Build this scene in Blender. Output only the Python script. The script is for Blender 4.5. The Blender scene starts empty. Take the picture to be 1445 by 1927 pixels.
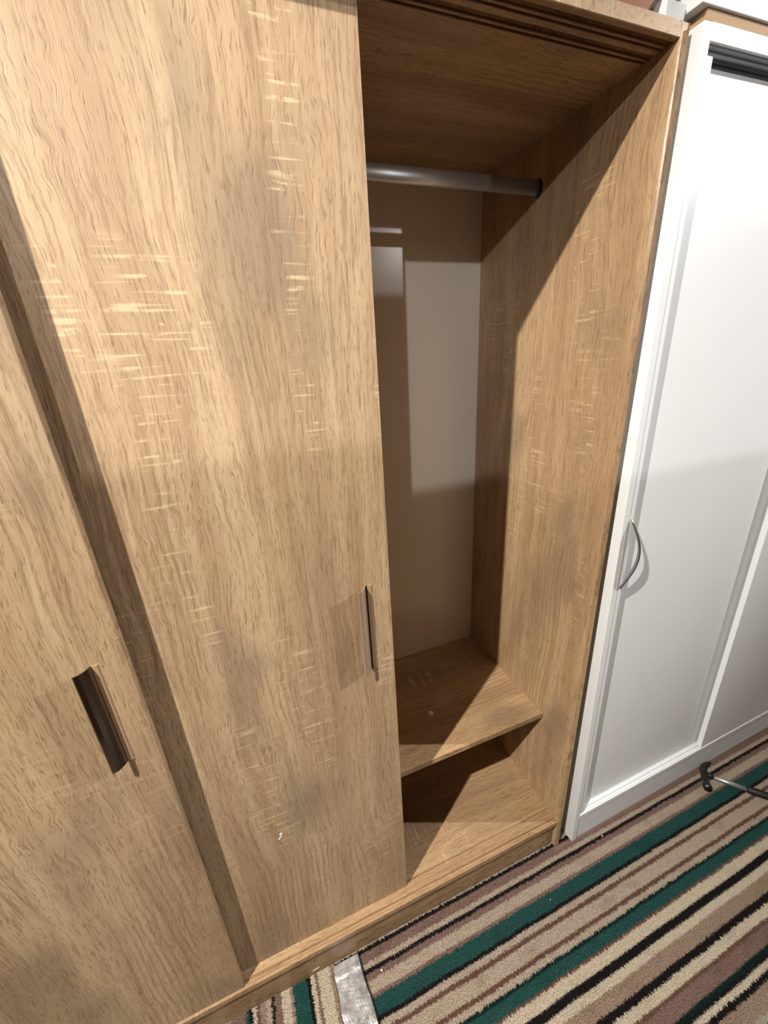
import bpy, bmesh, math, random
import numpy as np
from mathutils import Vector, Matrix

SC = bpy.context.scene
COL = SC.collection
random.seed(7)
rng = np.random.default_rng(7)

# ------------------------------------------------------------------ camera
cam_d = bpy.data.cameras.new('camera')
cam = bpy.data.objects.new('camera', cam_d)
COL.objects.link(cam)
F_PX = 754.7                       # focal length in pixels of a 1445 x 1927 frame
cam_d.sensor_fit = 'HORIZONTAL'
cam_d.sensor_width = 36.0
cam_d.lens = 36.0 * F_PX / 1445.0
cam_d.clip_start = 0.02
ex = Vector((2917 - 722.5, 543 - 963.5, F_PX)).normalized()      # world X in camera coords
dn = Vector((836 - 722.5, 2915 - 963.5, F_PX))
dn = (dn - ex * dn.dot(ex)).normalized()
ez = -dn
ey = ez.cross(ex)
right = Vector((ex.x, ey.x, ez.x)); down = Vector((ex.y, ey.y, ez.y)); fwd = Vector((ex.z, ey.z, ez.z))
M = Matrix((right, -down, -fwd)).transposed().to_4x4()
M.translation = Vector((0, -0.6, 1.52))
cam.matrix_world = M
SC.camera = cam

# ------------------------------------------------------------------ world, exposure
w = bpy.data.worlds.new('world'); SC.world = w; w.use_nodes = True
w.node_tree.nodes['Background'].inputs[0].default_value = (1.0, 0.93, 0.85, 1)
w.node_tree.nodes['Background'].inputs[1].default_value = 0.0
SC.view_settings.view_transform = 'Standard'
SC.view_settings.look = 'None'
SC.view_settings.gamma = 1.0
SC.view_settings.use_curve_mapping = False
SC.view_settings.exposure = -0.62

LAMPS = [  # position, colour, watts, radius, aim (None = all round), cone, label
    ((-1.33, -0.90, 3.0), (1.0, 0.93, 0.82), 860, 0.022, (1.00, 0.0, -0.05), 76, 'black ceiling spotlight on the left, nearest to the wooden wardrobe'),
    ((-1.35, -2.77, 3.0), (1.0, 0.98, 0.95), 250, 0.022, None, 0, 'black ceiling spotlight on the left, farther back in the room'),
    ((3.45, -1.13, 3.0),  (1.0, 0.97, 0.93), 800, 0.025, (-0.60, 0.0, 0.70), 54, 'black ceiling spotlight on the right, nearest to the white wardrobe'),
    ((2.80, -4.40, 3.0),  (1.0, 0.97, 0.93), 120, 0.022, None, 0, 'black ceiling spotlight on the right, farthest back in the room'),
]

# ------------------------------------------------------------------ materials
def lin(r, g, b):
    f = lambda c: (c / 255 / 12.92) if c / 255 <= 0.04045 else ((c / 255 + 0.055) / 1.055) ** 2.4
    return (f(r), f(g), f(b), 1)

class NT:
    def __init__(s, name):
        s.m = bpy.data.materials.new(name); s.m.use_nodes = True
        s.t = s.m.node_tree; s.b = s.t.nodes['Principled BSDF']
    def n(s, typ, **kw):
        nd = s.t.nodes.new(typ)
        for k, v in kw.items(): setattr(nd, k, v)
        return nd
    def l(s, a, b): s.t.links.new(a, b)
    def mapping(s, src, loc=(0, 0, 0), rot=(0, 0, 0), scale=(1, 1, 1)):
        mp = s.n('ShaderNodeMapping')
        mp.inputs['Location'].default_value = loc
        mp.inputs['Rotation'].default_value = rot
        mp.inputs['Scale'].default_value = scale
        s.l(src, mp.inputs[0]); return mp.outputs[0]
    def noise(s, vec, scale, detail=2, rough=0.5, dist=0.0):
        nd = s.n('ShaderNodeTexNoise')
        nd.inputs['Scale'].default_value = scale; nd.inputs['Detail'].default_value = detail
        nd.inputs['Roughness'].default_value = rough; nd.inputs['Distortion'].default_value = dist
        s.l(vec, nd.inputs['Vector']); return nd.outputs[0]
    def rng(s, v, a, b, c=0.0, d=1.0, smooth=False):
        nd = s.n('ShaderNodeMapRange'); nd.clamp = True
        if smooth: nd.interpolation_type = 'SMOOTHSTEP'
        s.l(v, nd.inputs[0])
        for i, x in enumerate((a, b, c, d)): nd.inputs[i + 1].default_value = x
        return nd.outputs[0]
    def math(s, op, a, b=None):
        nd = s.n('ShaderNodeMath', operation=op)
        for i, x in enumerate((a, b)):
            if x is None: continue
            if isinstance(x, (int, float)): nd.inputs[i].default_value = x
            else: s.l(x, nd.inputs[i])
        return nd.outputs[0]
    def mix(s, f, a, b, mode='MIX'):
        nd = s.n('ShaderNodeMix'); nd.data_type = 'RGBA'; nd.blend_type = mode
        for i, x in ((0, f), (6, a), (7, b)):
            if isinstance(x, (int, float)): nd.inputs[i].default_value = x
            elif isinstance(x, tuple): nd.inputs[i].default_value = x
            else: s.l(x, nd.inputs[i])
        return nd.outputs[2]
    def bump(s, h, strength, dist):
        nd = s.n('ShaderNodeBump'); nd.inputs['Strength'].default_value = strength
        nd.inputs['Distance'].default_value = dist; s.l(h, nd.inputs['Height'])
        s.l(nd.outputs[0], s.b.inputs['Normal'])

def plain(name, col, rough=0.5, metal=0.0, spec=0.5, noise_amt=0.04, nscale=8.0):
    k = NT(name)
    tc = k.n('ShaderNodeTexCoord').outputs['Object']
    nz = k.noise(tc, nscale, 4, 0.6)
    c = k.mix(k.rng(nz, 0.3, 0.7), tuple(x * (1 - noise_amt) for x in col[:3]) + (1,), col)
    k.l(c, k.b.inputs['Base Color'])
    k.b.inputs['Roughness'].default_value = rough
    k.b.inputs['Metallic'].default_value = metal
    k.b.inputs['Specular IOR Level'].default_value = spec
    return k.m

def oak(name, axis='z', seed=0.0, sawn=1.0, tint=(1, 1, 1), plane='y'):
    """sonoma-oak laminate: grain runs along the local axis, light saw marks across it"""
    k = NT(name)
    tc = k.n('ShaderNodeTexCoord').outputs['Object']
    # bring the grain to local z and the board's width to local x
    sep = k.n('ShaderNodeSeparateXYZ'); k.l(tc, sep.inputs[0])
    cmb = k.n('ShaderNodeCombineXYZ')
    order = {'z': (0, 1, 2), 'x': (1, 2, 0)}[axis] if plane != 'x' else (1, 0, 2)
    for i, o in enumerate(order): k.l(sep.outputs[o], cmb.inputs[i])
    P = k.mapping(cmb.outputs[0], loc=(seed * 1.37, seed * 0.61, seed * 2.11))
    # the grain lines wander and swing around knots
    warp = k.noise(k.mapping(P, scale=(3.2, 3, 1.5)), 1.0, 2, 0.5)
    warp2 = k.noise(k.mapping(P, scale=(14, 6, 7)), 1.0, 2, 0.5)
    wx = k.math('ADD', k.math('MULTIPLY', k.math('SUBTRACT', warp, 0.5), 0.085), k.math('MULTIPLY', k.math('SUBTRACT', warp2, 0.5), 0.010))
    off = k.n('ShaderNodeCombineXYZ'); k.l(wx, off.inputs[0])
    va = k.n('ShaderNodeVectorMath', operation='ADD'); k.l(P, va.inputs[0]); k.l(off.outputs[0], va.inputs[1])
    Q = va.outputs[0]
    swirl = k.rng(k.noise(k.mapping(P, loc=(1.9, 0, 8.8), scale=(6, 3, 3.4)), 1.0, 1), 0.52, 0.66, smooth=True)
    w3 = k.math('MULTIPLY', k.math('MULTIPLY', k.math('SUBTRACT', k.noise(k.mapping(P, scale=(30, 10, 26)), 1.0, 2), 0.5), 0.020), swirl)
    off2 = k.n('ShaderNodeCombineXYZ'); k.l(w3, off2.inputs[0])
    vb = k.n('ShaderNodeVectorMath', operation='ADD'); k.l(Q, vb.inputs[0]); k.l(off2.outputs[0], vb.inputs[1])
    Q2 = vb.outputs[0]
    broad = k.noise(k.mapping(Q, scale=(9, 4, 0.7)), 1.0, 3, 0.55)
    band = k.noise(k.mapping(Q, scale=(46, 12, 1.4)), 1.0, 3, 0.6)
    fine = k.noise(k.mapping(Q2, scale=(330, 60, 16)), 1.0, 3, 0.65)
    pores = k.noise(k.mapping(Q2, scale=(560, 90, 52)), 1.0, 2, 0.6)
    patch = k.noise(k.mapping(P, scale=(5.5, 4, 2.6)), 1.0, 2, 0.5)
    c = k.mix(k.rng(broad, 0.33, 0.68, smooth=True), lin(182, 149, 116), lin(209, 178, 140))
    c = k.mix(k.math('MULTIPLY', k.rng(band, 0.48, 0.70), 0.42), c, lin(163, 131, 102))
    c = k.mix(k.math('MULTIPLY', k.rng(band, 0.47, 0.30), 0.34), c, lin(220, 193, 157))
    c = k.mix(k.math('MULTIPLY', k.rng(patch, 0.52, 0.70, smooth=True), 0.7), c, lin(152, 130, 108))
    c = k.mix(k.math('MULTIPLY', k.rng(fine, 0.51, 0.64), 0.52), c, lin(138, 106, 80))
    c = k.mix(k.math('MULTIPLY', k.rng(pores, 0.58, 0.68), 0.60), c, lin(118, 90, 68))
    # growth-ring loops that show in places
    ring = k.n('ShaderNodeTexWave'); ring.wave_type = 'RINGS'; ring.rings_direction = 'Y'
    ring.inputs['Scale'].default_value = 24; ring.inputs['Distortion'].default_value = 7
    ring.inputs['Detail'].default_value = 2; ring.inputs['Detail Scale'].default_value = 0.6
    k.l(k.mapping(Q, scale=(1.0, 0.02, 0.13)), ring.inputs['Vector'])
    rmask = k.rng(k.noise(k.mapping(P, loc=(3.1, 0, 1.7), scale=(7, 4, 2.2)), 1.0, 1), 0.50, 0.64, smooth=True)
    c = k.mix(k.math('MULTIPLY', k.math('MULTIPLY', k.rng(ring.outputs[1], 0.55, 0.95), rmask), 0.38), c, lin(140, 108, 82))
    # saw marks
    sw = k.noise(k.mapping(P, rot=(0, 0.06, 0), scale=(11, 4, 190)), 1.0, 1, 0.4)
    sm = k.rng(k.noise(k.mapping(P, loc=(7.7, 0, 4.2), scale=(8.5, 4, 2.6)), 1.0, 1), 0.53, 0.63, smooth=True)
    brk = k.rng(k.noise(k.mapping(P, scale=(55, 20, 60)), 1.0, 2), 0.40, 0.52)
    saw = k.math('MULTIPLY', k.math('MULTIPLY', k.rng(sw, 0.57, 0.66), sm), k.math('MULTIPLY', brk, 0.52 * sawn))
    c = k.mix(saw, c, lin(240, 216, 176))
    tint = (tint[0] * .81, tint[1] * .855, tint[2] * .90)
    if tint != (1, 1, 1): c = k.mix(1.0, c, tint + (1,), 'MULTIPLY')
    k.l(c, k.b.inputs['Base Color'])
    k.b.inputs['Roughness'].default_value = 0.42
    k.b.inputs['Specular IOR Level'].default_value = 0.35
    h = k.math('SUBTRACT', k.math('MULTIPLY', saw, 0.5), k.math('ADD', k.rng(fine, 0.5, 0.7), k.rng(pores, 0.55, 0.7)))
    k.bump(h, 0.25, 0.0006)
    return k.m

M_white = plain('white_melamine', lin(227, 231, 235), 0.38, noise_amt=0.02)
M_back = plain('white_hardboard', lin(214, 206, 196), 0.22, noise_amt=0.03)
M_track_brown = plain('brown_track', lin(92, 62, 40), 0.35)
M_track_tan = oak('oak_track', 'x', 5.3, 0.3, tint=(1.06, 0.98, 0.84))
M_chrome = plain('brushed_chrome', lin(205, 212, 220), 0.36, 0.8, noise_amt=0.08, nscale=60)
M_dark_chrome = plain('polished_dark_metal', lin(120, 112, 104), 0.12, 1.0, noise_amt=0.1, nscale=30)
M_foot = plain('warm_brushed_metal', lin(184, 154, 124), 0.45, 0.2)
M_pull = plain('pull_metal_oak_reflection', lin(226, 208, 184), 0.25, 0.75)  # same metal as the other pull; oak's reflection put into its pale colour
M_alu = plain('grey_aluminium', lin(168, 170, 172), 0.35, 1.0)
M_black = plain('black_rubber', lin(22, 22, 23), 0.55)
M_iron = plain('dark_forged_steel', lin(88, 84, 82), 0.34, 0.9, noise_amt=0.3, nscale=40)
M_brown = plain('cherry_brown_board', lin(128, 74, 34), 0.35, noise_amt=0.2)
M_chip = plain('bare_white_chip', lin(235, 230, 222), 0.8)
M_wall = plain('painted_wall', lin(150, 140, 130), 0.8)
M_ceil = plain('painted_ceiling', lin(140, 136, 130), 0.9)
M_tan = plain('tan_cardboard', lin(176, 146, 112), 0.8)

# carpet -------------------------------------------------------------
BEIGE = lin(186, 172, 156); LBEIGE = lin(206, 195, 176); TAUPE = lin(160, 140, 124); MAUVE = lin(136, 112, 104)
BROWN = lin(112, 84, 72); DARK = lin(30, 28, 28); GREEN = lin(42, 84, 82); DGREEN = lin(20, 44, 43); GREY = lin(176, 168, 156)
STR_Y = [(.02, GREY), (.010, DARK), (-.001, MAUVE), (-.022, BEIGE), (-.032, DARK), (-.042, MAUVE), (-.055, BEIGE), (-.080, MAUVE),
         (-.089, GREEN), (-.121, DARK), (-.131, BEIGE), (-.144, BROWN), (-.154, BEIGE), (-.184, BROWN), (-.193, BEIGE),
         (-.206, DGREEN), (-.214, GREEN), (-.238, BROWN), (-.244, LBEIGE), (-.267, DARK), (-.284, LBEIGE), (-.300, TAUPE),
         (-.330, DARK), (-.345, LBEIGE), (-.363, BROWN), (-.371, MAUVE), (-.398, DGREEN), (-.408, DARK), (-.416, LBEIGE),
         (-.427, DARK), (-.438, TAUPE)]
STR_X = [(-.26, MAUVE), (-.224, GREEN), (-.217, DARK), (-.209, LBEIGE), (-.200, BROWN), (-.192, TAUPE), (-.176, BEIGE), (-.165, MAUVE),
         (-.162, DARK), (-.156, MAUVE), (-.138, LBEIGE), (-.116, TAUPE), (-.109, GREEN), (-.072, DARK), (-.062, LBEIGE),
         (-.051, MAUVE), (-.043, LBEIGE), (-.012, TAUPE)]

def carpet(name, stripes, axis, lo, hi):
    k = NT(name)
    tc = k.n('ShaderNodeTexCoord').outputs['Object']
    sep = k.n('ShaderNodeSeparateXYZ'); k.l(tc, sep.inputs[0])
    v = sep.outputs[1 if axis == 'y' else 0]
    jag = k.noise(k.mapping(tc, scale=(420, 60, 60) if axis == 'y' else (60, 420, 60)), 1.0, 2, 0.6)
    wob = k.noise(k.mapping(tc, scale=(9, 2, 1)), 1.0, 1)
    v = k.math('ADD', v, k.math('MULTIPLY', k.math('SUBTRACT', jag, 0.5), 0.020))
    v = k.math('ADD', v, k.math('MULTIPLY', k.math('SUBTRACT', wob, 0.5), 0.004))
    # lo -> 0, hi -> 1, repeats beyond
    t = k.math('DIVIDE', k.math('SUBTRACT', v, lo), hi - lo)
    t = k.math('FRACT', k.math('ADD', t, 10.0))
    cr = k.n('ShaderNodeValToRGB'); cr.color_ramp.interpolation = 'CONSTANT'
    el = cr.color_ramp.elements
    first = True
    for pos, c in stripes:
        p = (pos - lo) / (hi - lo)
        if first: e = el[0]; e.position = p; first = False
        elif len(el) == 2 and el[1].position == 1.0 and p < 1.0 and not getattr(carpet, 'x', None):
            e = el[1]; e.position = p; carpet.x = True
        else: e = el.new(p)
        e.color = c
    carpet.x = None
    k.l(t, cr.inputs[0])
    c = cr.outputs[0]
    fib = k.noise(k.mapping(tc, scale=(700, 700, 200)), 1.0, 2, 0.7)
    c = k.mix(k.math('MULTIPLY', k.rng(fib, 0.38, 0.60), 0.75), c, k.mix(1.0, c, (0.55, 0.53, 0.5, 1), 'MULTIPLY'))
    worn = k.noise(k.mapping(tc, scale=(11, 22, 3)), 1.0, 3, 0.6)
    c = k.mix(k.math('MULTIPLY', k.rng(worn, 0.55, 0.75), 0.5), c, k.mix(1.0, c, lin(200, 190, 182), 'MULTIPLY'))
    k.l(c, k.b.inputs['Base Color'])
    k.b.inputs['Roughness'].default_value = 0.95
    k.b.inputs['Specular IOR Level'].default_value = 0.1
    k.bump(fib, 0.6, 0.003)
    return k.m
M_carpet = carpet('striped_carpet', STR_Y, 'y', .02, -.470)
M_carpet2 = carpet('striped_carpet_turned', STR_X, 'x', -.26, 0.0)

# ------------------------------------------------------------------ mesh helpers
def put(name, bm, mat, parent=None, smooth=False):
    me = bpy.data.meshes.new(name); bm.normal_update(); bm.to_mesh(me); bm.free()
    if mat: me.materials.append(mat)
    if smooth:
        for p in me.polygons: p.use_smooth = True
    o = bpy.data.objects.new(name, me); COL.objects.link(o)
    if parent: o.parent = parent
    return o

def bx(bm, x0, x1, y0, y1, z0, z1, bev=0.0):
    r = bmesh.ops.create_cube(bm, size=1.0)
    vs = r['verts']
    for v in vs:
        v.co = Vector((x0 + (v.co.x + .5) * (x1 - x0), y0 + (v.co.y + .5) * (y1 - y0), z0 + (v.co.z + .5) * (z1 - z0)))
    if bev:
        es = list({e for v in vs for e in v.link_edges})
        bmesh.ops.bevel(bm, geom=es, offset=bev, segments=2, affect='EDGES', profile=0.5)
    return bm

def box(name, x0, x1, y0, y1, z0, z1, mat, parent=None, bev=0.0008):
    return put(name, bx(bmesh.new(), x0, x1, y0, y1, z0, z1, bev), mat, parent)

def extrude_profile(bm, pts, axis, a, b):
    """closed 2-D outline pts extruded from a to b along axis; pts are the two other coords in order"""
    def P(u, v, w):
        return {'x': (w, u, v), 'y': (u, w, v), 'z': (u, v, w)}[axis]
    A = [bm.verts.new(P(u, v, a)) for u, v in pts]
    B = [bm.verts.new(P(u, v, b)) for u, v in pts]
    n = len(pts)
    for i in range(n): bm.faces.new((A[i], A[(i + 1) % n], B[(i + 1) % n], B[i]))
    bm.faces.new(A[::-1]); bm.faces.new(B)
    bmesh.ops.recalc_face_normals(bm, faces=bm.faces[:])
    return bm

def ribbon(pts, th):
    """outline of a bent strip of thickness th along the 2-D polyline pts"""
    L, R = [], []
    for i, p in enumerate(pts):
        a = Vector(pts[max(i - 1, 0)]); b = Vector(pts[min(i + 1, len(pts) - 1)])
        d = (b - a).normalized(); n = Vector((-d.y, d.x)) * th / 2
        L.append(tuple(Vector(p) + n)); R.append(tuple(Vector(p) - n))
    return L + R[::-1]

def tube(bm, path, radii, seg=16, up=Vector((0, 0, 1)), flat=1.0, caps=True):
    rings = []
    for i, p in enumerate(path):
        p = Vector(p)
        a = Vector(path[max(i - 1, 0)]); b = Vector(path[min(i + 1, len(path) - 1)])
        d = (b - a).normalized()
        s = d.cross(up)
        if s.length < 1e-4: s = d.cross(Vector((1, 0, 0)))
        s.normalize(); u = s.cross(d)
        r = radii[i] if hasattr(radii, '__len__') else radii
        if not hasattr(r, '__len__'): r = (r, r * flat)
        rings.append([bm.verts.new(p + s * math.cos(t) * r[0] + u * math.sin(t) * r[1])
                      for t in (2 * math.pi * j / seg for j in range(seg))])
    for A, B in zip(rings, rings[1:]):
        for j in range(seg): bm.faces.new((A[j], A[(j + 1) % seg], B[(j + 1) % seg], B[j]))
    if caps:
        bm.faces.new(rings[0][::-1]); bm.faces.new(rings[-1])
    bmesh.ops.recalc_face_normals(bm, faces=bm.faces[:])
    return bm

def thing(name, label, cat, loc=(0, 0, 0), group=None):
    o = bpy.data.objects.new(name, None); COL.objects.link(o)
    o.empty_display_size = 0.05
    o.location = loc; o['label'] = label; o['category'] = cat
    if group: o['group'] = group
    return o
def tag(o, label, cat, group=None):
    o['label'] = label; o['category'] = cat
    if group: o['group'] = group
    return o
def struct(o): o['kind'] = 'structure'; return o

# ------------------------------------------------------------------ the room
CEIL = 3.06
struct(box('floor', -3.2, 5.2, -5.5, 0.62, -0.08, 0.0, M_carpet, bev=0))
struct(box('wall_back', -3.2, 5.2, 0.60, 0.70, 0.0, CEIL, M_wall, bev=0))
struct(box('ceiling', -3.2, 5.2, -5.5, 0.70, CEIL, CEIL + 0.08, M_ceil, bev=0))
struct(box('wall_left', -3.3, -3.2, -5.5, 0.60, 0.0, CEIL, M_wall, bev=0))
struct(box('wall_right', 5.2, 5.3, -5.5, 0.60, 0.0, CEIL, M_wall, bev=0))
struct(box('wall_front', -3.2, 5.2, -5.6, -5.5, 0.0, CEIL, M_wall, bev=0))
floor = bpy.data.objects['floor']

# short cut pile: one real blade per tuft
def pile(name, parent, x0, x1, y0, y1, step, mat, z=0.0, keep=None):
    nx = int((x1 - x0) / step); ny = int((y1 - y0) / step)
    gx, gy = np.meshgrid(np.arange(nx), np.arange(ny))
    px = x0 + (gx.ravel() + rng.random(nx * ny)) * step
    py = y0 + (gy.ravel() + rng.random(nx * ny)) * step
    if keep is not None:
        m = keep(px, py); px, py = px[m], py[m]
    n = len(px)
    ang = rng.random(n) * math.pi
    wdt = 0.0007 + 0.0005 * rng.random(n)
    hgt = 0.0025 + 0.0025 * rng.random(n)
    lx = (rng.random(n) - .5) * 0.003; ly = -0.001 + (rng.random(n) - .5) * 0.004
    co = np.zeros((n, 3, 3))
    co[:, 0] = np.stack([px - np.cos(ang) * wdt, py - np.sin(ang) * wdt, np.full(n, z)], 1)
    co[:, 1] = np.stack([px + np.cos(ang) * wdt, py + np.sin(ang) * wdt, np.full(n, z)], 1)
    co[:, 2] = np.stack([px + lx, py + ly, z + hgt], 1)
    me = bpy.data.meshes.new(name)
    me.vertices.add(3 * n); me.vertices.foreach_set('co', co.ravel())
    me.loops.add(3 * n); me.loops.foreach_set('vertex_index', np.arange(3 * n, dtype=np.int32))
    me.polygons.add(n); me.polygons.foreach_set('loop_start', np.arange(n, dtype=np.int32) * 3)
    me.update(calc_edges=True); me.materials.append(mat)
    o = bpy.data.objects.new(name, me); COL.objects.link(o)
    o.parent = parent; o['kind'] = 'stuff'
    return o
def taper(y):  # right edge of the tape
    return 0.069
pile('carpet_pile', floor, 0.071, 2.1, -0.72, 0.010, 0.0024, M_carpet,
     keep=lambda x, y: ~((x > 0.738) & (y > -0.013)))
# the turned carpet piece left of the seam
offcut = tag(box('carpet_piece', -0.70, 0.004, -0.72, 0.010, 0.0, 0.0035, M_carpet2, bev=0),
             'striped carpet piece laid crosswise left of the silver tape', 'carpet')
pile('carpet_pile', offcut, -0.32, 0.002, -0.35, 0.010, 0.0022, M_carpet2, z=0.0034)

ce = box('carpet_edge', 0.0, 0.0016, -.70, 0.0, 0.0, 0.0078, M_black, floor, 0); ce.location = (0.0685, 0.004, 0); ce.rotation_euler = (0, 0, .075)  # thin black strip along the right side of the tape
ce['label'] = 'thin black strip along the carpet edge beside the tape'
# silver tape over the seam
bm = bmesh.new()
NX, NY = 14, 110
TY = [0.003 - i * (0.70 / NY) for i in range(NY + 1)]
gridv = []
for j, y in enumerate(TY):
    row = []
    for i in range(NX + 1):
        u = i / NX
        xl = 0.0 - 0.012 * min(1, max(0, (0.003 - y) / 0.03)) * 0 + 0.001 * math.sin(y * 90)
        xr = 0.0675 - 0.075 * min(0, y) * min(1, 1) * (1 if y > -.2 else .2 / -y) + 0.001 * math.sin(y * 60 + 1)
        x = xl + (xr - xl) * u
        amp = 0.0 if y > -0.018 else 1.0
        z = 0.0066 + amp * (0.0007 * math.sin(x * 110 + y * 60) + 0.0004 * math.sin(x * 240 - y * 160 + 2) + 0.0006 * u * u * (random.random() - .5)
                            + 0.0016 * max(0, math.sin(y * 55 + x * 30)) ** 6)
        if abs(y + 0.020) < 0.004: z += 0.0016
        row.append(bm.verts.new((x, y, z)))
    gridv.append(row)
for a, b in zip(gridv, gridv[1:]):
    for i in range(NX): bm.faces.new((a[i], b[i], b[i + 1], a[i + 1]))
bmesh.ops.recalc_face_normals(bm, faces=bm.faces[:])
geo = bmesh.ops.extrude_face_region(bm, geom=bm.faces[:])
for v in [g for g in geo['geom'] if isinstance(g, bmesh.types.BMVert)]: v.co.z -= 0.0004
bmesh.ops.recalc_face_normals(bm, faces=bm.faces[:])
k = NT('silver_tape')
tc = k.n('ShaderNodeTexCoord').outputs['Object']
k.l(k.mix(k.rng(k.noise(tc, 60, 3), .35, .65), lin(150, 150, 150), lin(205, 206, 208)), k.b.inputs['Base Color'])
k.b.inputs['Metallic'].default_value = 0.55; k.b.inputs['Roughness'].default_value = 0.36
k.bump(k.noise(tc, 60, 3, 0.6, 1.5), 0.25, 0.0015)
tag(put('duct_tape', bm, k.m, None, False), 'strip of crinkled silver tape over the carpet seam', 'tape')

# ------------------------------------------------------------------ wooden sliding wardrobe
XL, XR, ZT, YB = -0.72, 0.742, 1.947, 0.517
wood = thing('sliding_wardrobe', 'oak-effect sliding wardrobe standing open on the right, showing shelf and hanging rail', 'wardrobe', (0, 0, 0))
m_side = oak('oak_side', 'z', 1.7, 0.7, plane='x', tint=(1.0, 0.95, 0.88))
m_h = oak('oak_horizontal', 'x', 2.9, 0.6, tint=(1.0, 0.95, 0.87))
box('side_panel', XR, 0.760, 0.0, 0.535, 0.0, 1.966, m_side, wood)
box('side_panel', XL, XL + 0.018, 0.0, 0.535, 0.0, 1.966, m_side, wood)
box('divider', -0.03, -0.012, 0.075, YB, 0.1235, ZT - 0.0005, m_side, wood)
def track_board(name, z0, z1, sgn, grooves, mat, parent, x0, x1, yb, yf=0.0):
    """board with routed grooves on one face (sgn=+1 top face, -1 underside), extruded along x"""
    pts = []
    zf, zb = (z1, z0) if sgn > 0 else (z0, z1)
    pts.append((yf, zb)); pts.append((yf, zf - sgn * 0.001)); pts.append((yf + 0.001, zf))
    for g, hw, d in grooves:
        pts += [(g - hw, zf), (g - hw * .7, zf - sgn * d), (g + hw * .7, zf - sgn * d), (g + hw, zf)]
    pts += [(yb, zf), (yb, zb)]
    return put(name, extrude_profile(bmesh.new(), pts, 'x', x0, x1), mat, parent)
track_board('top_panel', ZT, 1.966, -1, [(0.0135, .0035, .006), (0.0445, .0035, .006)], m_h, wood, XL + .018, XR, YB)
track_board('bottom_panel', 0.106, 0.123, 1, [(0.012, .0028, .005), (0.042, .0028, .005)], m_h, wood, XL + .018, XR, YB)
def ridge(y, z, sgn, mat, parent, x0, x1, name='door_track'):
    bm = bmesh.new()
    for s in (-1, 1):
        c = y + s * 0.0048
        extrude_profile(bm, [(c - .0014, z), (c - .0009, z + sgn * .0022), (c + .0009, z + sgn * .0022), (c + .0014, z)], 'x', x0, x1)
    return put(name, bm, mat, parent)
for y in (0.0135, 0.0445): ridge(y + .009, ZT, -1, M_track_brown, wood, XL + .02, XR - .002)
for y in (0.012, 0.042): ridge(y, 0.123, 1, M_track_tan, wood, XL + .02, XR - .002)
box('plinth', XL + .018, XR - 0.006, 0.011, 0.027, 0.0, 0.1055, oak('oak_plinth', 'x', 8.1, 0.3, tint=(.80, .76, .70)), wood)
box('back_panel', XL + .018, XR, YB, YB + 0.004, 0.106, 1.962, M_back, wood, bev=0)
sh = box('shelf', -0.0115, XR, 0.109, YB, 0.452, 0.470, oak('oak_shelf', 'x', 4.4, 1.0, tint=(1.0, .95, .86)), wood)
cap = bmesh.new(); bx(cap, -.007, .007, -.008, .008, 0, .0008); bx(cap, -.0035, .0035, -.004, .004, .0008, .0014)
c = put('fitting_cap', cap, M_chip, sh); c.location = (0.428, 0.249, 0.470); c['label'] = 'small white fitting cap on the shelf'
# oval hanging rail and its end sockets
bm = bmesh.new(); tube(bm, [(-0.012, 0.2925, 1.853), (0.7415, 0.2925, 1.853)], [(0.0075, 0.015)] * 2, 24)
rail = put('hanging_rail', bm, M_chrome, wood, True); rail['label'] = 'oval chrome hanging rail'
for x in (0.7355, -0.0115):
    b2 = bmesh.new(); tube(b2, [(x, 0.2925, 1.853), (x + .006, 0.2925, 1.853)], [(0.0088, 0.0175)] * 2, 20)
    put('rail_socket', b2, M_iron, rail)

def pull(x, y, parent, a, mat):
    """extruded finger pull, 196 mm tall: a curved blade leaning left off a slim foot; x,y is where it meets the door face"""
    blade = [(x, y - .0008), (x - .003, y - .006), (x - .007, y - .0115), (x - .012, y - .0155), (x - .0175, y - .0175), (x - .0190, y - .0160)]
    h = put('handle', extrude_profile(bmesh.new(), ribbon(blade, .0018), 'z', 0.922, 1.118), mat, parent)
    h['label'] = 'polished metal finger pull'
    put('handle_foot', extrude_profile(bmesh.new(), [(x + a, y - .0001), (x + a, y - .0016), (x + a + .007, y - .0018), (x + a + .0085, y - .0001)], 'z', 0.922, 1.118), M_foot, parent)
    if a > .002: put('handle_black_strip', extrude_profile(bmesh.new(), [(x + .0008, y - .0001), (x + .0008, y - .0009), (x + a, y - .0009), (x + a, y - .0001)], 'z', 0.922, 1.118), M_black, parent)  # flat black strip laid in the blade's inner corner
    return h
d1 = box('door', -0.70, -0.2085, 0.004, 0.020, 0.1265, 1.9425, oak('oak_door_left', 'z', 11.3, 0.3), wood, bev=.001)
pull(-0.2545, 0.004, d1, .0010, M_dark_chrome)
d2 = box('door', -0.262, 0.2350, 0.0335, 0.0495, 0.1265, 1.9425, oak('oak_door_middle', 'z', 6.05, 1.0), wood, bev=.001)
pull(0.1835, 0.0335, d2, .0045, M_pull)
# a paint chip near the foot of the middle door
bm = bmesh.new(); tube(bm, [(-.062, .0330, .535), (-.057, .0330, .541), (-.055, .0330, .552)], [.003, .0022, .0035], 8, up=Vector((0, 1, 0)), flat=.15)
c = put('chip_mark', bm, M_chip, d2); c['label'] = 'small white chip in the wood'
pl = [o for o in wood.children if o.name.startswith('plinth')][0]
bm = bmesh.new(); tube(bm, [(-.052, .0106, .020), (-.034, .0106, .022)], [.003, .003], 10, up=Vector((0, 1, 0)), flat=.15)
c = put('chip_mark', bm, M_chip, pl); c['label'] = 'white scuff on the plinth'

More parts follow.
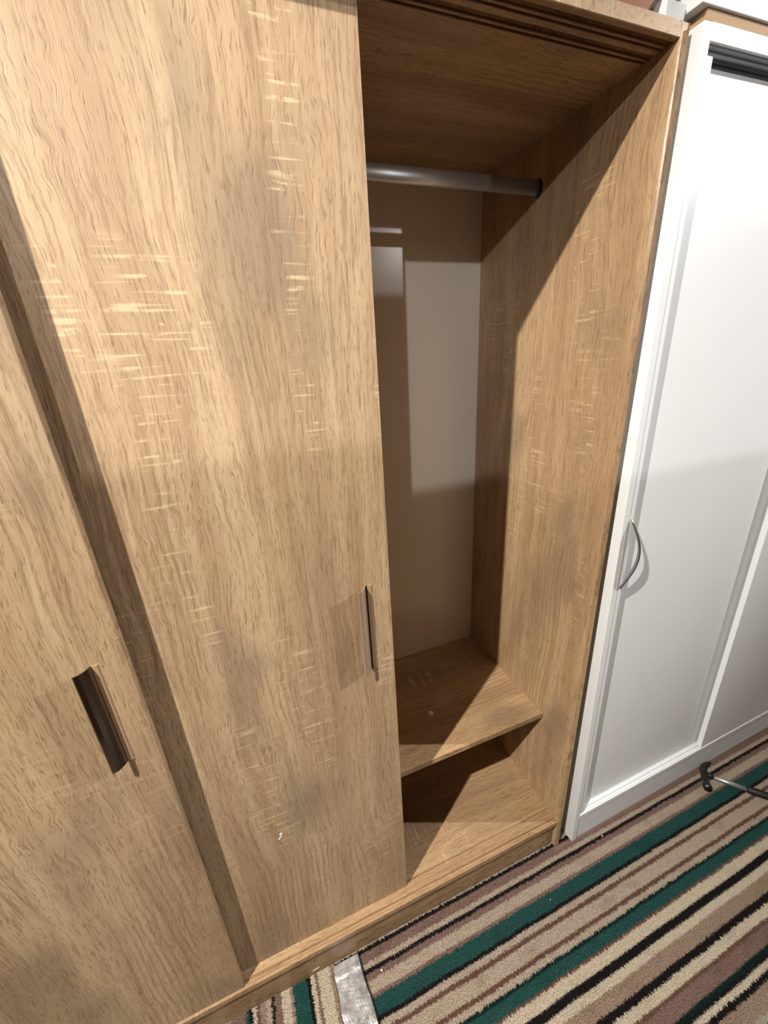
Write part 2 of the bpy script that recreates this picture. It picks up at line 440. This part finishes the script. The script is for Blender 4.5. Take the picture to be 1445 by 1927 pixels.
# ------------------------------------------------------------------ white sliding wardrobe
white = thing('sliding_wardrobe', 'white sliding wardrobe standing beside the oak-effect one, hammer at its foot', 'wardrobe', (0.803, -0.012, 0))
white.rotation_euler = (0, -0.0150, 0)
W = 1.50; ZW = 1.944
def wb(name, x0, x1, y0, y1, z0, z1, mat=M_white, parent=white, bev=.0012): return box(name, x0, x1, y0, y1, z0, z1, mat, parent, bev)
wb('side_panel', 0, .018, 0, .54, 0.001, 1.966)
wb('side_panel', W - .018, W, 0, .54, 0.023, 1.966)
track_board('top_panel', ZW, 1.966, -1, [(0.010, .004, .007), (0.032, .004, .007)], M_white, white, .018, W - .018, .53)
track_board('bottom_panel', 0.100, 0.118, 1, [(0.010, .003, .005), (0.032, .003, .005)], M_white, white, .018, W - .018, .53)
for y in (0.010, 0.032): ridge(y, ZW, -1, M_alu, white, .02, W - .02)
for y in (0.010, 0.032): ridge(y, 0.118, 1, M_white, white, .02, W - .02)
wb('plinth', .018, W - .018, 0.003, .020, 0.0225, 0.0995)
wb('back_panel', .018, W - .018, .53, .534, .10, 1.96, M_white, white, 0)
wb('filler_strip', .018, W - .018, 0.0035, .0195, 0.0, 0.0220)
wd1 = wb('door', .0190, .640, .024, .040, 0.1215, 1.930)
st = wb('stile', .0190, .0345, .0025, .0239, 0.1215, 1.930, M_white, wd1)
st['label'] = 'raised white strip the bow handle sits on'
wd2 = wb('door', .588, 1.240, .002, .018, 0.1215, 1.930)
# bow handle
bm = bmesh.new(); path = []; rad = []
for i in range(17):
    t = i / 16; s = math.sin(math.pi * t)
    path.append((.027 + .021 * s, .0022 - .017 * s, 1.146 - .182 * t)); rad.append((.0075 + .002 * s, .0022 + .001 * s))
tube(bm, path, rad, 12, up=Vector((1, -1, 0)))
hh = put('handle', bm, M_alu, wd1, True); hh['label'] = 'bowed brushed metal handle'

# ------------------------------------------------------------------ things on top of the wardrobes
bm = bmesh.new()                                                   # tray with flared sides
zz = 1.9665
def flare(x0, x1, y0, y1, f, z0, z1):
    lo = [(x0, y0), (x1, y0), (x1, y1), (x0, y1)]; hi = [(x0 - f, y0 - f * .02), (x1 + f, y0 - f * .02), (x1 + f, y1 + f * .2), (x0 - f, y1 + f * .2)]
    return [bm.verts.new((a, b, z0)) for a, b in lo], [bm.verts.new((a, b, z1)) for a, b in hi]
lo, hi = flare(0.06, 0.672, 0.006, 0.28, 0.075, zz, zz + .085)
lo2, hi2 = flare(0.072, 0.660, 0.018, 0.268, 0.075, zz + .012, zz + .085)
for i in range(4):
    j = (i + 1) % 4
    bm.faces.new((lo[i], lo[j], hi[j], hi[i])); bm.faces.new((lo2[j], lo2[i], hi2[i], hi2[j])); bm.faces.new((hi[i], hi[j], hi2[j], hi2[i]))
bm.faces.new(lo[::-1]); bm.faces.new(lo2)
bmesh.ops.recalc_face_normals(bm, faces=bm.faces[:])
tag(put('wooden_tray', bm, M_brown), 'brown wooden tray with flared sides on top of the oak-effect wardrobe', 'tray')
bm = bmesh.new(); bx(bm, 0.676, 0.753, 0.320, 0.50, 1.9665, 2.24, .003); bx(bm, 0.706, 0.753, 0.006, 0.319, 1.9665, 1.990, .002)
tag(put('white_box', bm, M_white), 'narrow white box on the right end of the oak-effect wardrobe top', 'box')
bm = bmesh.new(); bx(bm, 0.004, 1.40, 0.002, 0.42, 1.9670, 1.981, .001)
tb = tag(put('tan_board', bm, M_tan), 'thin tan board between the white wardrobe and the white board', 'board')
bm = bmesh.new(); bx(bm, -0.014, 1.42, -0.002, 0.44, 1.9815, 2.006, .0015)
wbd = tag(put('white_board', bm, M_white), 'long white board lying topmost on the white wardrobe', 'board')
for o in (tb, wbd): o.location = white.location; o.rotation_euler = white.rotation_euler

# ------------------------------------------------------------------ hammer
H0 = Vector((1.404, -0.040, 0.0)); H1 = Vector((1.70, -0.375, 0.0))
ham = thing('claw_hammer', 'claw hammer with steel shaft and black grip lying by the white wardrobe', 'hammer', (1.399, -0.040, 0.004))
ang = math.atan2(H1.y - H0.y, H1.x - H0.x)
ham.rotation_euler = (0, 0, ang)
# local x: along the handle, local y: along the head
bm = bmesh.new()
tube(bm, [(0, -.060, .020), (0, -.050, .020), (0, -.046, .020), (0, -.034, .020), (0, -.022, .020), (0, -.010, .020), (0, .008, .020)],
     [.0125, .0135, .0125, .0088, .0092, .013, .012], 18)
put('head', bm, M_iron, ham, True)
for s in (-1, 1):
    bm = bmesh.new()
    path = [(0, .004, .020), (-.002 + 0, .018, .021 + s * .004), (.003, .034, .020 + s * .0065), (.014, .048, .019 + s * .008), (.026, .057, .018 + s * .0085)]
    tube(bm, path, [(.011, .008), (.0105, .006), (.0085, .0048), (.006, .0038), (.002, .003)], 12)
    put('claw', bm, M_iron, ham, True)
bm = bmesh.new(); tube(bm, [(.004, 0, .020), (.020, 0, .020), (.026, 0, .020)], [(.008, .011), (.0075, .010), (.007, .008)], 14)
put('neck', bm, M_black, ham, True)
bm = bmesh.new(); tube(bm, [(.024, 0, .019), (.126, 0, .015)], [(.0072, .0072), (.0078, .0078)], 16)
put('shaft', bm, M_chrome, ham, True)
bm = bmesh.new(); tube(bm, [(.120, 0, .016), (.126, 0, .016), (.18, 0, .015), (.26, 0, .0165), (.30, 0, .017), (.31, 0, .017)],
                       [.009, .0125, .0125, .0145, .016, .009], 18)
put('grip', bm, M_black, ham, True)

# small crumbs on the carpet
for i, (x, y, r, lab) in enumerate([(0.905, -0.040, .0022, 'white crumb on the dark carpet stripe below the white wardrobe corner'),
                               (0.118, -0.052, .0026, 'pale wood crumb on the carpet right of the silver tape'),
                               (0.63, -0.105, .0014, 'tiny white crumb on the green carpet stripe')]):
    bm = bmesh.new(); bmesh.ops.create_icosphere(bm, subdivisions=1, radius=r)
    for v in bm.verts: v.co *= 0.7 + 0.6 * random.random(); v.co += Vector((x, y, .0045 + r * .4))
    tag(put('crumb', bm, M_chip), lab, 'crumb', 'crumbs on the carpet')

# ------------------------------------------------------------------ the row of wardrobes across the aisle, behind the viewer
m_row = oak('oak_aisle', 'z', 21.0, 0.3, tint=(.62, .58, .54))
for x0, x1, zt, mt, lab in ((-2.85, -1.40, 2.08, m_row, 'dark oak wardrobe across the aisle, at the left end of its row'),
                            (-1.395, -0.30, 2.08, m_row, 'dark oak wardrobe across the aisle, in the middle of its row'),
                            (-0.295, 0.45, 1.985, m_row, 'low narrow oak wardrobe across the aisle, between two taller ones'),
                            (0.455, 2.10, 2.13, m_row, 'dark oak wardrobe across the aisle, right end of its row')):
    t = thing('aisle_wardrobe', lab, 'wardrobe', (x0, -1.70, 0))
    wd = x1 - x0
    box('carcass', 0, wd, 0, .52, 0, zt, mt, t)
    n = 2
    for i in range(n):
        a = .004 + i * (wd - .004) / n; b = a + (wd - .004) / n - .004
        d = box('door', a, b, .521, .538, .08, zt - .004, mt, t, .001)
        hx = b - .05 if i == 0 else a + .05
        bm = bmesh.new(); tube(bm, [(hx, .538, 1.10), (hx, .556, 1.09), (hx, .556, .94), (hx, .538, .93)], .004, 10, up=Vector((1, 0, 0)))
        put('handle', bm, M_alu, d)

# ------------------------------------------------------------------ ceiling spotlights
for pos, col, watt, rad, aim, cone, lab in LAMPS:
    t = thing('ceiling_spotlight', lab, 'lamp', (pos[0], pos[1], CEIL))
    bm = bmesh.new(); tube(bm, [(0, 0, 0), (0, 0, -.012)], [.055, .055], 24, up=Vector((0, 1, 0))); put('mounting_plate', bm, M_black, t)
    bm = bmesh.new(); tube(bm, [(0, 0, -.012), (0, 0, -.030)], [.02, .02], 16, up=Vector((0, 1, 0))); put('stem', bm, M_black, t)
    ld = bpy.data.lights.new('bulb', 'SPOT' if aim else 'POINT'); ld.energy = watt; ld.color = col; ld.shadow_soft_size = rad
    lo = bpy.data.objects.new('bulb', ld); COL.objects.link(lo); lo.parent = t; lo.location = (0, 0, pos[2] - CEIL)
    if aim:
        ld.spot_size = math.radians(cone); ld.spot_blend = 1.0
        lo.rotation_euler = (Vector(aim) - Vector(pos)).to_track_quat('-Z', 'Y').to_euler()
